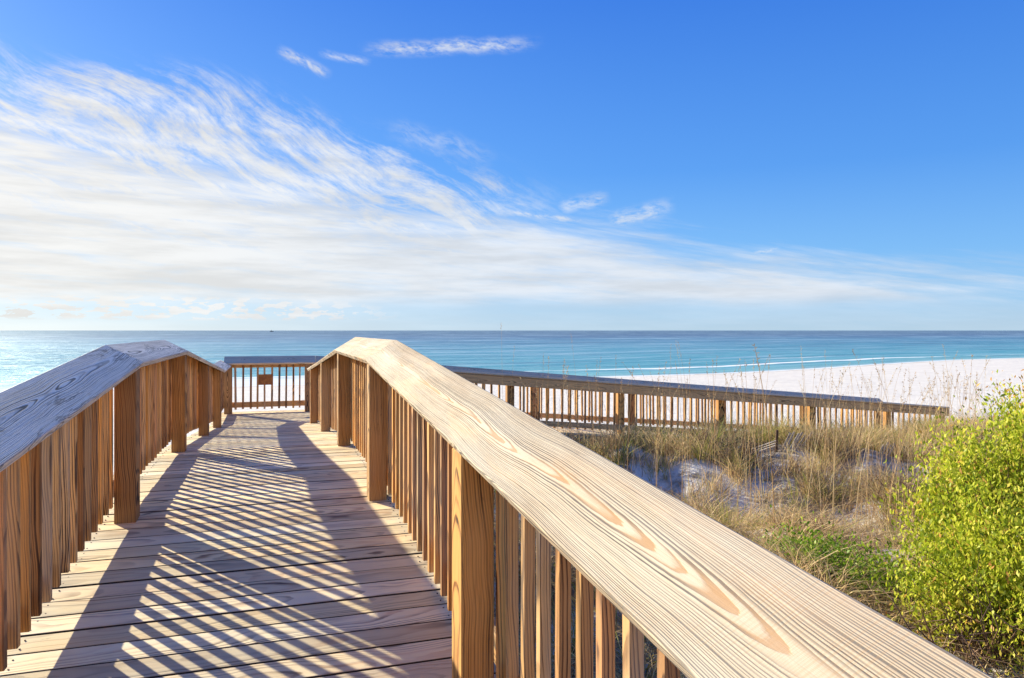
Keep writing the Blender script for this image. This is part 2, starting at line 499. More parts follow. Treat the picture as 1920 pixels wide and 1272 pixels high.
def railing(label, run, inner, sgn, s0, s1, posts, breaks, capmat, bx=0.034, bw=0.036, pitch=0.136, dh=0.0, cap_sgs=None,
            pw=0.14, pd=0.12, group=None, posts_down=0.0, balset=None, cap_rs=None, bz=0.068, ho=None, lo=0.0):
    """inner: lateral coordinate of the posts' walkway face, sgn: outward direction (+1/-1)"""
    HO = ho or 1.018
    root = empty('railing', (0, 0, 0), label=label, cat='railing', group=group)
    ci, co = inner - 0.021 * sgn, inner + 0.181 * sgn
    prof, wcs = cap_profile(ci, co, HI + dh, HO + dh, 0.038, 0.004)
    edges = [s0] + list(breaks) + [s1]
    for k in range(len(edges) - 1):
        rs = cap_rs[k] if cap_rs else random.random()
        cm = capmat[k] if isinstance(capmat, list) else capmat
        run.strip('cap_board', root, cm, prof, wcs, edges[k] + 0.0015, edges[k + 1] - 0.0015, rs, lo=lo)
    def under(a):
        f = (a - ci) / (co - ci)
        return HI + dh + f * (HO - HI) - 0.047
    ball = inner + (0.112 + 0.002) * sgn
    bout = ball + bx * sgn
    r0, r1 = bout + 0.002 * sgn, bout + 0.040 * sgn
    for nm, z0, z1 in (('top_rail', 0.80 + dh, under(r0) + 0.006), ('bottom_rail', 0.098, 0.20)):
        pr = chamfer(min(r0, r1), max(r0, r1), z0, z1, 0.003)
        run.strip(nm, root, M_BAL if run is walk else M_RR, pr, [(h - (z0 + z1) / 2, a - r0) for a, h in pr], s0 + 0.003, s1 - 0.003,
                  cuts=breaks)
    for p in posts:
        run.upright('post', root, M_POST, p, pw, inner, inner + 0.112 * sgn, -posts_down, lambda a: under(a) - 0.002, 0.006)
    for p in posts:
        if s0 + 0.05 < p and run is walk:
            run.upright('baluster', root, M_BAL, p - bw - 0.008, bw, ball, bout, bz, lambda a: under(ball) - 0.003, 0.002)
    s = s0 + 0.06
    n = 0
    while s < s1 - 0.05:
        if balset is None or balset(s):
            j = random.uniform(-0.006, 0.006)
            w_ = bw * (random.uniform(0.90, 1.08) if random.random() < 0.85 else random.uniform(0.7, 0.85))
            ex = bw + 0.01 if run is walk else 0
            inpost = any(p - w_ - 0.004 - ex < s + j < p + pw + 0.004 for p in posts)
            if not inpost:
                run.upright('baluster', root, M_BAL, s + j, w_, ball + random.uniform(0, 0.001) * sgn, bout,
                            bz + random.uniform(-0.006, 0.006), lambda a: under(ball) - 0.003, 0.002,
                            lean=(random.uniform(-0.011, 0.011), 0))
                n += 1
        s += pitch
    return root


walk = Run(lambda s, a: (a, s), dk)
cross = Run(lambda s, a: (s, a), dkr)
XR, XL = 0.588, -0.732
Y0 = -0.75

right = railing('sunlit walkway railing of pale grained cap board on the dune side', walk, XR, 1, Y0, 12.99,
                [-0.10, 2.318, 4.69, 6.97, 9.447, 12.16], [YA, YB, YC], M_CAP, posts_down=0.55, cap_rs=[0.5, 0.57, 0.44, 0.3], bz=0.045)
left = railing('walkway railing with blue-grey weathered cap board and close brown balusters', walk, XL, -1, Y0, 14.685,
               [-0.20, 2.18, 4.607, 7.077, 9.6, 11.9], [YA, YB, YC], M_CAPL, bx=0.033, bw=0.033, pitch=0.1355,
               posts_down=0.55, cap_rs=[0.31, 0.62, 0.48, 0.2], bz=0.097, ho=0.997)
endr = railing('end railing across the platform facing the surf with a brown plaque', cross, 14.50, 1, XL - 0.112, RX,
               [XL - 0.108, 0.60], [], M_CAPR, dh=0.045, pitch=0.128, posts_down=0.5)
rampf = railing('far railing of the lower ramp, its dark cap ending short', cross, 14.50, 1, RX + 0.004, 14.6,
                [2.9, 5.2, 7.5, 9.8, 12.1, 14.35], [5.4, 10.2], M_CAPR, dh=0.045, pitch=0.158, posts_down=0.7)
rampn = railing('near railing of the lower ramp rising out of the dune grass', cross, 13.18, -1, 0.80, 14.98,
                [1.9, 4.2, 6.5, 8.8, 11.1, 13.2, 14.80], [4.9, 9.7], M_CAPR, dh=0.02, pitch=0.158, posts_down=0.7)


M_SCREW, N, b, _ = mat('rusty_screw_metal')
N.l.new(N.mix(N.noise(N.n.new('ShaderNodeNewGeometry').outputs['Position'], 40.0, 2.0), (0.05, 0.03, 0.02), (0.14, 0.08, 0.05)), b.inputs['Base Color'])
b.inputs['Roughness'].default_value = 0.6
b.inputs['Metallic'].default_value = 0.5

# deck boards -------------------------------------------------------
def deck_walk():
    root = empty('boardwalk', (0, 0, 0), label='arched boardwalk deck of crosswise planks leading to the beach', cat='boardwalk')
    mb = MB()
    def board(y0, y1, x0, x1, z0f):
        pr = chamfer(y0, y1, -0.036, 0.0, 0.003)
        cup = random.uniform(-0.002, 0.002)
        secs, frs = [], []
        for x in (x0, x1):
            secs.append([(x, y, z0f(y) + t + cup) for y, t in pr])
            frs.append([(x + 3 * y0, y - (y0 + y1) / 2, t) for y, t in pr])
        mb.prism(secs, frs)
    P, W = 0.150, 0.1415
    y = 3.005 - 28 * P + 0.004
    while y < YC - 0.02:
        board(y, y + W, -0.965 + random.uniform(-0.008, 0.008), 0.79 + random.uniform(-0.008, 0.008), dk)
        y += P
    while y < 14.75:
        board(y, y + W, -0.965, RX, lambda q: ZP)
        y += P
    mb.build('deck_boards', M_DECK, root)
    sb = MB()
    y = 3.005 - 28 * P + 0.004
    while y < 14.5:
        z0 = (dk(y + W / 2) if y < YC - 0.02 else ZP) + 0.0005
        for x in (-0.90, 0.71):
            for q in (0.032, W - 0.032):
                cx, cy = x + random.uniform(-.008, .008), y + q + random.uniform(-.006, .006)
                zz = z0 + (dk(cy) - dk(y + W / 2) if y < YC - 0.02 else 0)
                sb.prism([[(cx + 0.0036 * cos(t_ * pi / 3), cy + 0.0036 * sin(t_ * pi / 3), zz + h) for t_ in range(6)] for h in (-0.004, 0.0016)],
                         [[(0, 0, 0)] * 6] * 2)
        y += P
    tag(sb.build('screw_heads', M_SCREW, root), kind='stuff')
    jb = MB()
    for x in (-0.93, -0.10, 0.74):
        ys = [Y0 - 0.45, YA, YB, YC, 14.7]
        pr = chamfer(x - 0.02, x + 0.02, -0.24, -0.038, 0.003)
        jb.prism([[(a, q, dk(q) + h) for a, h in pr] for q in ys], [[(q, h, a - x) for a, h in pr] for q in ys])
    jb.build('joists', M_JOIST, root)
    return root


def deck_ramp():
    root = empty('boardwalk_ramp', (RX, 13.8, ZP), label='long plank ramp turning off the walkway and sloping down to the sand', cat='ramp')
    mb = MB()
    x = RX + 0.005
    while x < 15.15:
        pr = chamfer(x, x + 0.1335, -0.036, 0.0, 0.004)
        secs, frs = [], []
        for yy in (12.98, 14.75):
            secs.append([(a - root.location.x, yy - 13.8, dkr(a) + h - ZP) for a, h in pr])
            frs.append([(yy + 3 * x, a - x - 0.067, h) for a, h in pr])
        mb.prism(secs, frs)
        x += 0.1385
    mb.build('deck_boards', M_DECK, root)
    jb = MB()
    for yy in (13.0, 14.7):
        pr = chamfer(yy - 0.02, yy + 0.02, -0.24, -0.038, 0.003)
        jb.prism([[(q - RX, a - 13.8, dkr(q) + h - ZP) for a, h in pr] for q in (RX + 0.03, 15.1)],
                 [[(q, h, a - yy) for a, h in pr] for q in (RX, 15.1)])
    jb.build('joists', M_JOIST, root)
    return root


deck_walk()
deck_ramp()

# brown plaque on the end railing ------------------------------------
mP, N, b, _ = mat('brown_plaque_paint')
tcn = N.n.new('ShaderNodeTexCoord').outputs['Object']
nz = N.noise(tcn, 14.0, 4.0, 0.6)
N.l.new(N.mix(N.sm(nz, 0.4, 0.65), (0.34, 0.12, 0.03), (0.50, 0.20, 0.04)), b.inputs['Base Color'])
b.inputs['Roughness'].default_value = 0.6
sg = empty('plaque', (-0.107, 14.607, ZP + 0.62), label='small square brown plaque on the balusters of the end railing', cat='sign')
mb = MB()
pr = chamfer(-0.13, 0.13, -0.10, 0.10, 0.006)
mb.prism([[(x, y, z) for x, z in pr] for y in (-0.012, 0.0)], [[(x, z, y) for x, z in pr] for y in (-0.012, 0.0)])
mb.build('panel', mP, sg)


# ------------------------------------------------------------------ terrain
XS = np.array([-4000, -300, -60, -4, 18, 38, 52, 65, 90, 110, 128, 200, 400, 4000], float)
YS = np.array([200, 90, 64, 71, 72, 73.0, 74.5, 78.5, 88.5, 95.5, 98, 106, 124, 300], float)
def shore(X):
    X = np.asarray(X, float)
    return (np.interp(X - 4, XS, YS) + np.interp(X, XS, YS) + np.interp(X + 4, XS, YS)) / 3
ZSEA = -4.0


def sst(x, a, b):
    t = np.clip((np.asarray(x, float) - a) / (b - a), 0, 1)
    return t * t * (3 - 2 * t)


def ground(X, Y):
    X = np.asarray(X, float); Y = np.asarray(Y, float)
    d = -1.28 + 0.16 * np.sin(X * 0.9 + 1.3) * np.sin(Y * 0.7 + 0.4) + 0.09 * np.sin(X * 2.1 + Y * 1.3) \
        + 0.05 * np.sin(X * 3.9 - Y * 3.1 + 1.0) + 0.03 * np.sin(X * 7.3 + 2.0 + Y * 2.7) * np.sin(Y * 6.1)
    d = d + 0.30 * np.exp(-((X - 10.5) ** 2 / 9 + (Y - 10.2) ** 2 / 3.0))
    d = d + 0.22 * np.exp(-((X - 5.3) ** 2 / 5 + (Y - 11.4) ** 2 / 1.2))
    d = d - 0.22 * np.exp(-((X - 6.3) ** 2 / 6 + (Y - 8.6) ** 2 / 2.5))
    d = d + 0.20 * np.exp(-((X - 5) ** 2 / 6 + (Y - 4.0) ** 2 / 6))
    d = d - 0.30 * sst(X, 12, 24)
    YB_ = shore(X)
    f = np.clip((Y - 14.0) / (YB_ - 14.0), 0, None)
    bch = -2.15 + (ZSEA + 2.15) * np.minimum(f, 1) ** 0.85 - 1.0 * np.maximum(f - 1, 0) * 6
    bch = bch + 0.03 * np.sin(X * 0.7 + 0.3 * Y) * np.sin(0.5 * Y) * (1 - sst(f, 0.6, 0.9)) + 0.012 * np.sin(X * 2.7) * np.sin(Y * 2.1 + X)
    k = sst(Y, 11.9, 19.0)
    z = d * (1 - k) + bch * k
    under = np.exp(-((X + 0.08) / 1.1) ** 4) * (1 - sst(Y, 12.5, 14))
    z = np.where((Y < 16), np.minimum(z, -0.95 * under + (1 - under) * 5), z)
    # keep the ground below the ramp deck
    rd = ZP - SR * np.maximum(0, X - RX)
    inr = (X > 0) & (X < 16) & (Y > 12.6) & (Y < 15.2)
    z = np.where(inr, np.minimum(z, rd - 0.16), z)
    return z


def axis(*seg):
    o = []
    for a, b_, s in seg:
        o.append(np.arange(a, b_, s))
    return np.concatenate(o + [[seg[-1][1]]])


gx = axis((-600, -100, 50), (-100, -20, 5), (-20, -2, 0.5), (-2, 20, 0.11), (20, 60, 1.0), (60, 200, 4), (200, 1000, 50))
gy = axis((-40, 0, 2), (0, 16, 0.11), (16, 30, 0.4), (30, 130, 2.0), (130, 400, 30))
GX, GY = np.meshgrid(gx, gy)
GZ = ground(GX, GY)
nx, ny = len(gx), len(gy)
verts = np.stack([GX.ravel(), GY.ravel(), GZ.ravel()], 1)
idx = np.arange(nx * ny).reshape(ny, nx)
quads = np.stack([idx[:-1, :-1].ravel(), idx[:-1, 1:].ravel(), idx[1:, 1:].ravel(), idx[1:, :-1].ravel()], 1)


def np_mesh(name, v, faces, material, smooth=False, attrs=()):
    me = bpy.data.meshes.new(name)
    k = faces.shape[1]
    me.vertices.add(len(v)); me.vertices.foreach_set('co', np.asarray(v, np.float32).ravel())
    me.loops.add(faces.size); me.loops.foreach_set('vertex_index', faces.astype(np.int32).ravel())
    me.polygons.add(len(faces)); me.polygons.foreach_set('loop_start', np.arange(0, faces.size, k, dtype=np.int32))
    if smooth: me.polygons.foreach_set('use_smooth', np.ones(len(faces), bool))
    me.update(calc_edges=True)
    me.materials.append(material)
    for nm, arr in attrs:
        arr = np.asarray(arr, np.float32)
        if arr.ndim == 1:
            at = me.attributes.new(nm, 'FLOAT', 'POINT'); at.data.foreach_set('value', arr)
        else:
            at = me.attributes.new(nm, 'FLOAT_VECTOR', 'POINT'); at.data.foreach_set('vector', arr.ravel())
    me.validate()
    o = bpy.data.objects.new(name, me)
    C.objects.link(o)
    return o


mS, N, b, _ = mat('white_sand')
pos = N.n.new('ShaderNodeNewGeometry').outputs['Position']
px, py, pz = N.sep(pos)
n1 = N.noise(pos, 0.6, 5.0, 0.6); n2 = N.noise(pos, 9.0, 5.0, 0.65); n3 = N.noise(pos, 60.0, 3.0, 0.6)
c = N.mix(N.sm(n1, 0.35, 0.65), (0.70, 0.66, 0.60), (0.76, 0.72, 0.66))
c = N.mix(N.mul(N.sm(n2, 0.5, 0.75), 0.35), c, (0.52, 0.47, 0.42))
shd = N.attr('sd', 'Fac')
wet = N.mul(N.sm(shd, -2.6, -0.8), 0.55)
c = N.mix(wet, c, (0.42, 0.36, 0.30))
track = N.noise(N.xyz(N.mul(px, 0.10), N.mul(py, 0.5), 0.0), 1.0, 5.0, 0.7)
c = N.mix(N.mul(N.sm(track, 0.50, 0.75), 0.22), c, (0.46, 0.42, 0.38))
# leaf litter in the dune hollow, fading out on the beach
lit = N.mul(N.sm(N.noise(pos, 1.1, 5.0, 0.7), 0.42, 0.55), N.mul(N.sm(py, 15.5, 12.0), 0.85))
c = N.mix(lit, c, N.mix(n3, (0.14, 0.09, 0.055), (0.36, 0.26, 0.16)))
N.l.new(c, b.inputs['Base Color'])
b.inputs['Roughness'].default_value = 0.9
b.inputs['Specular IOR Level'].default_value = 0.1
N.l.new(N.bump(N.add(N.add(N.mul(n2, 0.6), N.mul(n3, 0.12)), N.mul(N.noise(pos, 2.5, 3.0, 0.5), 1.2)), 0.6, 0.09), b.inputs['Normal'])
g = np_mesh('ground', verts, quads, mS, True, [('sd', (GY - shore(GX)).ravel())])
tag(g, kind='structure')
g.name = 'beach'

# ------------------------------------------------------------------ sea
sx = axis((-60000, -2000, 4000), (-2000, -200, 150), (-200, 300, 6), (300, 2000, 100), (2000, 60000, 4000))
sd = np.concatenate([[-14, -8, -4, -2, -1, 0, 1, 2, 3, 4, 6, 8, 10, 12, 14, 17, 20, 25, 30, 40, 50, 65, 80, 100, 130, 170, 220, 300, 400, 550, 750, 1000, 1500, 2500, 4000, 8000, 20000, 80000]]).astype(float)
SX, SD = np.meshgrid(sx, sd)
fade = np.clip(1 - SD / 700, 0, 1)
SYb = shore(SX)
SYb = np.where(np.abs(SX) > 600, shore(np.clip(SX, -600, 600)), SYb)
SY = SD + 85 * (1 - fade) + SYb * fade
wv_ = 0.16 * np.exp(-((SD - 11) / 2.0) ** 2) * (0.5 + 0.5 * np.sin(SX * 0.05)) + 0.04 * np.exp(-((SD - 3) / 1.2) ** 2)
SZ = ZSEA + wv_
v = np.stack([SX.ravel(), SY.ravel(), SZ.ravel()], 1)
idx = np.arange(len(sx) * len(sd)).reshape(len(sd), len(sx))
q = np.stack([idx[:-1, :-1].ravel(), idx[:-1, 1:].ravel(), idx[1:, 1:].ravel(), idx[1:, :-1].ravel()], 1)
mW, N, b, out = mat('gulf_water')
sdn = N.attr('sd', 'Fac')
pos = N.n.new('ShaderNodeNewGeometry').outputs['Position']
px, py, pz = N.sep(pos)
lg = N.m('LOGARITHM', N.m('MAXIMUM', N.add(sdn, 6.0), 1.0), 10.0)       # 0.78 shore .. 3+ far
bn = N.sub(N.noise(N.xyz(N.mul(px, 0.004), N.mul(lg, 7.0), 0.0), 1.0, 5.0, 0.65), 0.5)
lgw = N.add(lg, N.mul(bn, 0.28))
wcol = N.ramp(N.div(lgw, 4.0), [(0.19, (0.26, 0.52, 0.44)), (0.27, (0.12, 0.46, 0.42)), (0.36, (0.02, 0.31, 0.33)), (0.50, (0.004, 0.23, 0.29)),
                                 (0.60, (0.006, 0.15, 0.24)), (0.67, (0.006, 0.07, 0.15)), (0.75, (0.004, 0.055, 0.10)), (0.88, (0.006, 0.06, 0.10))])
chop = N.add(N.mul(N.noise(N.xyz(N.mul(px, 0.03), N.mul(lg, 60.0), 3.0), 1.0, 4.0, 0.75), 0.5), N.mul(N.noise(N.xyz(N.mul(px, 0.006), N.mul(lg, 26.0), 8.0), 1.0, 4.0, 0.7), 0.5))
wcol = N.mix(N.mul(N.sm(chop, 0.505, 0.57), 0.8), N.mix(N.mul(N.sm(chop, 0.495, 0.42), 0.8), wcol, (0.003, 0.06, 0.12)), (0.26, 0.42, 0.48))  # whitecap flecks, plus ripple glitter and trough shade painted into the diffuse colour
# foam lines of the breaking waves
fn = N.mul(N.sub(N.noise(N.xyz(N.mul(px, 0.03), 0.0, 0.0), 1.0, 3.0, 0.6), 0.5), 10.0)
fn2 = N.noise(N.xyz(N.mul(px, 0.25), N.mul(sdn, 0.9), 0.0), 1.0, 5.0, 0.7)
def foam(c0, wd, s, lo_=0.42, hi_=0.60, seed=0.0):
    d_ = N.m('ABSOLUTE', N.sub(N.add(sdn, fn), c0))
    return N.mul(N.mul(N.sm(d_, wd, wd * 0.25), N.sm(N.add(N.mul(N.noise(N.xyz(N.mul(px, 0.018), seed, 0.0), 1.0, 2.0, 0.5), 0.7), N.mul(fn2, 0.3)), lo_, hi_)), s)
fo = N.m('MAXIMUM', foam(12.0, 1.8, 1.0, 0.42, 0.5), foam(24.0, 2.0, 0.6, 0.5, 0.6, 4.0))
swash = N.mul(N.sm(N.add(sdn, N.mul(N.sub(fn2, 0.5), 3.0)), 1.6, 0.0), 0.9)
left_surf = N.mul(N.mul(N.mul(N.sm(px, 25.0, 8.0), N.sm(px, -30.0, -14.0, 0.25, 1.0)), N.sm(N.add(sdn, N.mul(N.sub(fn2, 0.5), 14.0)), 15.0, 8.0)), 0.9)
fo = N.m('MAXIMUM', N.m('MAXIMUM', fo, swash), left_surf)
wcol = N.mix(fo, wcol, (0.85, 0.87, 0.88))
N.n.remove(b)
dif = N.n.new('ShaderNodeBsdfDiffuse'); N.l.new(wcol, dif.inputs[0])
gl = N.n.new('ShaderNodeBsdfGlossy'); gl.inputs['Roughness'].default_value = 0.52
gl.inputs[0].default_value = (0.82, 0.94, 1, 1)
r1 = N.noise(N.xyz(N.mul(px, 0.35), N.mul(py, 0.8), 0.0), 1.0, 5.0, 0.65)
r2 = N.noise(N.xyz(N.mul(px, 0.03), N.mul(py, 0.07), 5.0), 1.0, 4.0, 0.6)
bmp = N.bump(N.add(N.mul(r1, 0.5), N.mul(r2, 3.0)), 1.0, 1.6)
N.l.new(bmp, gl.inputs['Normal']); 
mx = N.n.new('ShaderNodeMixShader')
N.l.new(N.mul(N.sm(fo, 0.0, 1.0, 1.0, 0.1), 0.32), mx.inputs[0])
N.l.new(dif.outputs[0], mx.inputs[1]); N.l.new(gl.outputs[0], mx.inputs[2]); N.l.new(mx.outputs[0], out.inputs[0])
sea = np_mesh('sea', v, q, mW, True, [('sd', SD.ravel())])
tag(sea, kind='structure')


# ------------------------------------------------------------------ plants
def leafmat(name, stops, rough=0.6, trans=0.35, nscale=0):
    m, N, b, out = mat(name)
    rs = N.attr('rs', 'Fac')
    c = N.ramp(rs, stops)
    N.l.new(c, b.inputs['Base Color'])
    b.inputs['Roughness'].default_value = rough
    b.inputs['Specular IOR Level'].default_value = 0.2
    tr = N.n.new('ShaderNodeBsdfTranslucent')
    N.l.new(c, tr.inputs[0])
    mx = N.n.new('ShaderNodeMixShader'); mx.inputs[0].default_value = trans
    N.l.new(b.outputs[0], mx.inputs[1]); N.l.new(tr.outputs[0], mx.inputs[2]); N.l.new(mx.outputs[0], out.inputs[0])
    return m


M_GRASS = leafmat('dune_grass_blades', [(0.0, (0.13, 0.075, 0.05)), (0.18, (0.30, 0.19, 0.11)), (0.35, (0.74, 0.51, 0.25)), (0.6, (0.86, 0.68, 0.38)),
                                        (0.75, (0.46, 0.42, 0.10)), (1.0, (0.22, 0.26, 0.05))])
M_OAT = leafmat('sea_oat_straw', [(0.0, (0.45, 0.28, 0.13)), (0.5, (0.60, 0.42, 0.22)), (1.0, (0.70, 0.56, 0.34))], trans=0.3)
M_BUSH = leafmat('yellow_green_leaves', [(0.0, (0.09, 0.14, 0.012)), (0.3, (0.28, 0.37, 0.025)), (0.6, (0.55, 0.60, 0.05)), (0.88, (0.82, 0.76, 0.12)), (1.0, (0.66, 0.32, 0.10))], rough=0.45, trans=0.45)
M_GREEN = leafmat('fresh_green_leaves', [(0.0, (0.08, 0.17, 0.015)), (0.6, (0.22, 0.36, 0.025)), (1.0, (0.46, 0.52, 0.06))], rough=0.45)
M_TWIG = leafmat('brown_twigs', [(0.0, (0.10, 0.06, 0.04)), (1.0, (0.26, 0.16, 0.10))], trans=0.0)


def ribbons(base, height, lean, leandir, width, curl, nseg=4, rs=None, facing=None):
    """vectorised grass blades; returns verts, quads, rs"""
    n = len(base)
    t = np.linspace(0, 1, nseg + 1)[None, :]
    hor = lean[:, None] * t ** curl[:, None]
    ver = height[:, None] * (t - 0.28 * np.minimum(lean / np.maximum(height, .01), 1.3)[:, None] * t ** 2)
    cx = base[:, 0, None] + hor * np.cos(leandir)[:, None]
    cy = base[:, 1, None] + hor * np.sin(leandir)[:, None]
    cz = base[:, 2, None] + ver
    fa = rng.uniform(0, 2 * pi, n) if facing is None else facing
    wx, wy = np.cos(fa)[:, None] * width[:, None], np.sin(fa)[:, None] * width[:, None]
    tp = (1 - t ** 2 * 0.92) / 2
    L = np.stack([cx - wx * tp, cy - wy * tp, cz], 2); Rr = np.stack([cx + wx * tp, cy + wy * tp, cz], 2)
    v = np.stack([L, Rr], 2).reshape(n, -1, 3)         # n, (nseg+1)*2, 3
    k = (nseg + 1) * 2
    q = np.array([[2 * i, 2 * i + 1, 2 * i + 3, 2 * i + 2] for i in range(nseg)])
    quads = (q[None] + (np.arange(n) * k)[:, None, None]).reshape(-1, 4)
    r = rng.random(n) if rs is None else rs
    return v.reshape(-1, 3), quads, np.repeat(r, k)


def cam2w(px_, dist):
    """ground direction through a picture column at a depth"""
    k = (px_ - 960) / F
    xc = k * dist
    return xc * cos(TH) + dist * sin(TH), -xc * sin(TH) + dist * cos(TH)


def in_walk(x, y):
    return ((x > -1.05) & (x < 0.84) & (y < 15)) | ((x > 0) & (x < 15.4) & (y > 12.92) & (y < 14.8))


def grass():
    V, Q, Rv = [], [], []
    off = 0
    nc = 5600
    x = rng.uniform(0.9, 19, nc); y = rng.uniform(0.6, 16.0, nc)
    # patchiness: keep by a smooth field; the blue sand hollow stays thin
    field = np.sin(x * 0.8 + 2) * np.sin(y * 0.9) + 0.6 * np.sin(x * 2.3 + y * 1.7) + 0.5 * np.sin(y * 2.9 - x)
    bare = np.exp(-((x - 5.9) ** 2 / 3.2 + (y - 9.4) ** 2 / 2.0)) + 0.4 * np.exp(-((x - 8.4) ** 2 / 1.6 + (y - 9.4) ** 2 / 0.9)) \
        + 0.3 * np.exp(-((x - 7.6) ** 2 / 1.3 + (y - 7.3) ** 2 / 0.7))
    for fp, fd, fr in ((1462, 12.4, 0.5), (1458, 11.7, 0.4), (1646, 12.6, 0.35), (1646, 11.9, 0.4), (1646, 11.2, 0.3)):
        fx, fy = cam2w(fp, fd)
        bare = np.maximum(bare, 3.0 * (np.hypot(x - fx, y - fy) < fr))
    keep = (~in_walk(x, y)) & (field + rng.normal(0, 0.7, nc) - 2.1 * bare > -1.15) & (x < 4 + 1.35 * np.maximum(y, 1.5) + 2)
    x, y = x[keep], y[keep]
    for cx_, cy_ in zip(x, y):
        typ = rng.random()
        far = cy_ > 9
        n = int(rng.integers(24, 75))
        rad = rng.uniform(0.04, 0.15)
        bx_ = cx_ + rng.normal(0, rad, n); by_ = cy_ + rng.normal(0, rad, n)
        ok = ~in_walk(bx_, by_)
        bx_, by_ = bx_[ok], by_[ok]; n = len(bx_)
        if n == 0: continue
        bz_ = ground(bx_, by_) - 0.02
        hum = np.exp(-((cx_ - 10) ** 2 / 14 + (cy_ - 10.5) ** 2 / 5))
        hh = rng.uniform(0.16, 0.50) + 0.25 * hum + (0.14 if rng.random() < 0.2 else 0)
        curly = cy_ < 9.3 and rng.random() < 0.6
        if cy_ > 15: hh *= 0.6
        h = hh * rng.uniform(0.4, 1.15, n)
        lean = h * (rng.uniform(0.7, 2.2, n) if curly else rng.uniform(0.15, 1.3, n))
        tone = 0.12 + 0.42 * rng.random(n) if curly else (0.1 + 0.14 * rng.random(n)) if typ < 0.20 else (0.72 + 0.28 * rng.random(n) if typ > 0.74 else 0.28 + 0.42 * rng.random(n))
        mixn = rng.random(n) < 0.25
        tone = np.where(mixn, rng.random(n), tone)
        v_, q_, r_ = ribbons(np.stack([bx_, by_, bz_], 1), h, lean, np.arctan2(by_ - cy_, bx_ - cx_) + rng.normal(0, 0.7, n), rng.uniform(0.0045, 0.0125, n),
                             rng.uniform(1.3, 2.6, n), 4, tone)
        V.append(v_); Q.append(q_ + off); Rv.append(r_); off += len(v_)
    o = np_mesh('grass', np.concatenate(V), np.concatenate(Q), M_GRASS, False, [('rs', np.concatenate(Rv))])
    tag(o, label='dry tan and olive dune grass growing across the sandy hollow', cat='grass', kind='stuff')


grass()


def leaves(centers, normals_up, size, aspect, rs, curl=0.25):
    """leaf = two quads folded on the midrib"""
    n = len(centers)
    d = rng.normal(0, 1, (n, 3)); d[:, 2] = np.abs(d[:, 2]) * 0.6 + normals_up
    d /= np.linalg.norm(d, axis=1)[:, None]
    r = rng.normal(0, 1, (n, 3)); s = np.cross(d, r); s /= np.linalg.norm(s, axis=1)[:, None]
    nn = np.cross(d, s)
    L = size[:, None]; W = (size * aspect)[:, None]
    p0 = centers; p1 = centers + d * L * 0.5 + s * W * 0.5 + nn * W * 0.2
    p2 = centers + d * L; p3 = centers + d * L * 0.5 - s * W * 0.5 + nn * W * 0.2
    v = np.stack([p0, p1, p2, p3], 1).reshape(-1, 3)
    q = (np.array([0, 1, 2, 3])[None] + (np.arange(n) * 4)[:, None])
    return v, q, np.repeat(rs, 4)


def twig_mesh(name, segs, mat_, parent):
    """segs: list of (p0, p1, r0, r1)"""
    V, Q, Rv = [], [], []
    off = 0
    for p0, p1, r0, r1 in segs:
        p0 = np.array(p0); p1 = np.array(p1)
        d = p1 - p0; d = d / (np.linalg.norm(d) + 1e-9)
        a_ = np.cross(d, [0.31, 0.77, 0.55]); a_ /= np.linalg.norm(a_); b_ = np.cross(d, a_)
        for p, r_ in ((p0, r0), (p1, r1)):
            for k in range(5):
                an = 2 * pi * k / 5
                V.append(p + (a_ * cos(an) + b_ * sin(an)) * r_)
        for k in range(5):
            Q.append((off + k, off + (k + 1) % 5, off + 5 + (k + 1) % 5, off + 5 + k))
        Rv += [random.random()] * 10
        off += 10
    o = np_mesh(name, np.array(V), np.array(Q), mat_, True, [('rs', np.array(Rv))])
    o.parent = parent
    return o


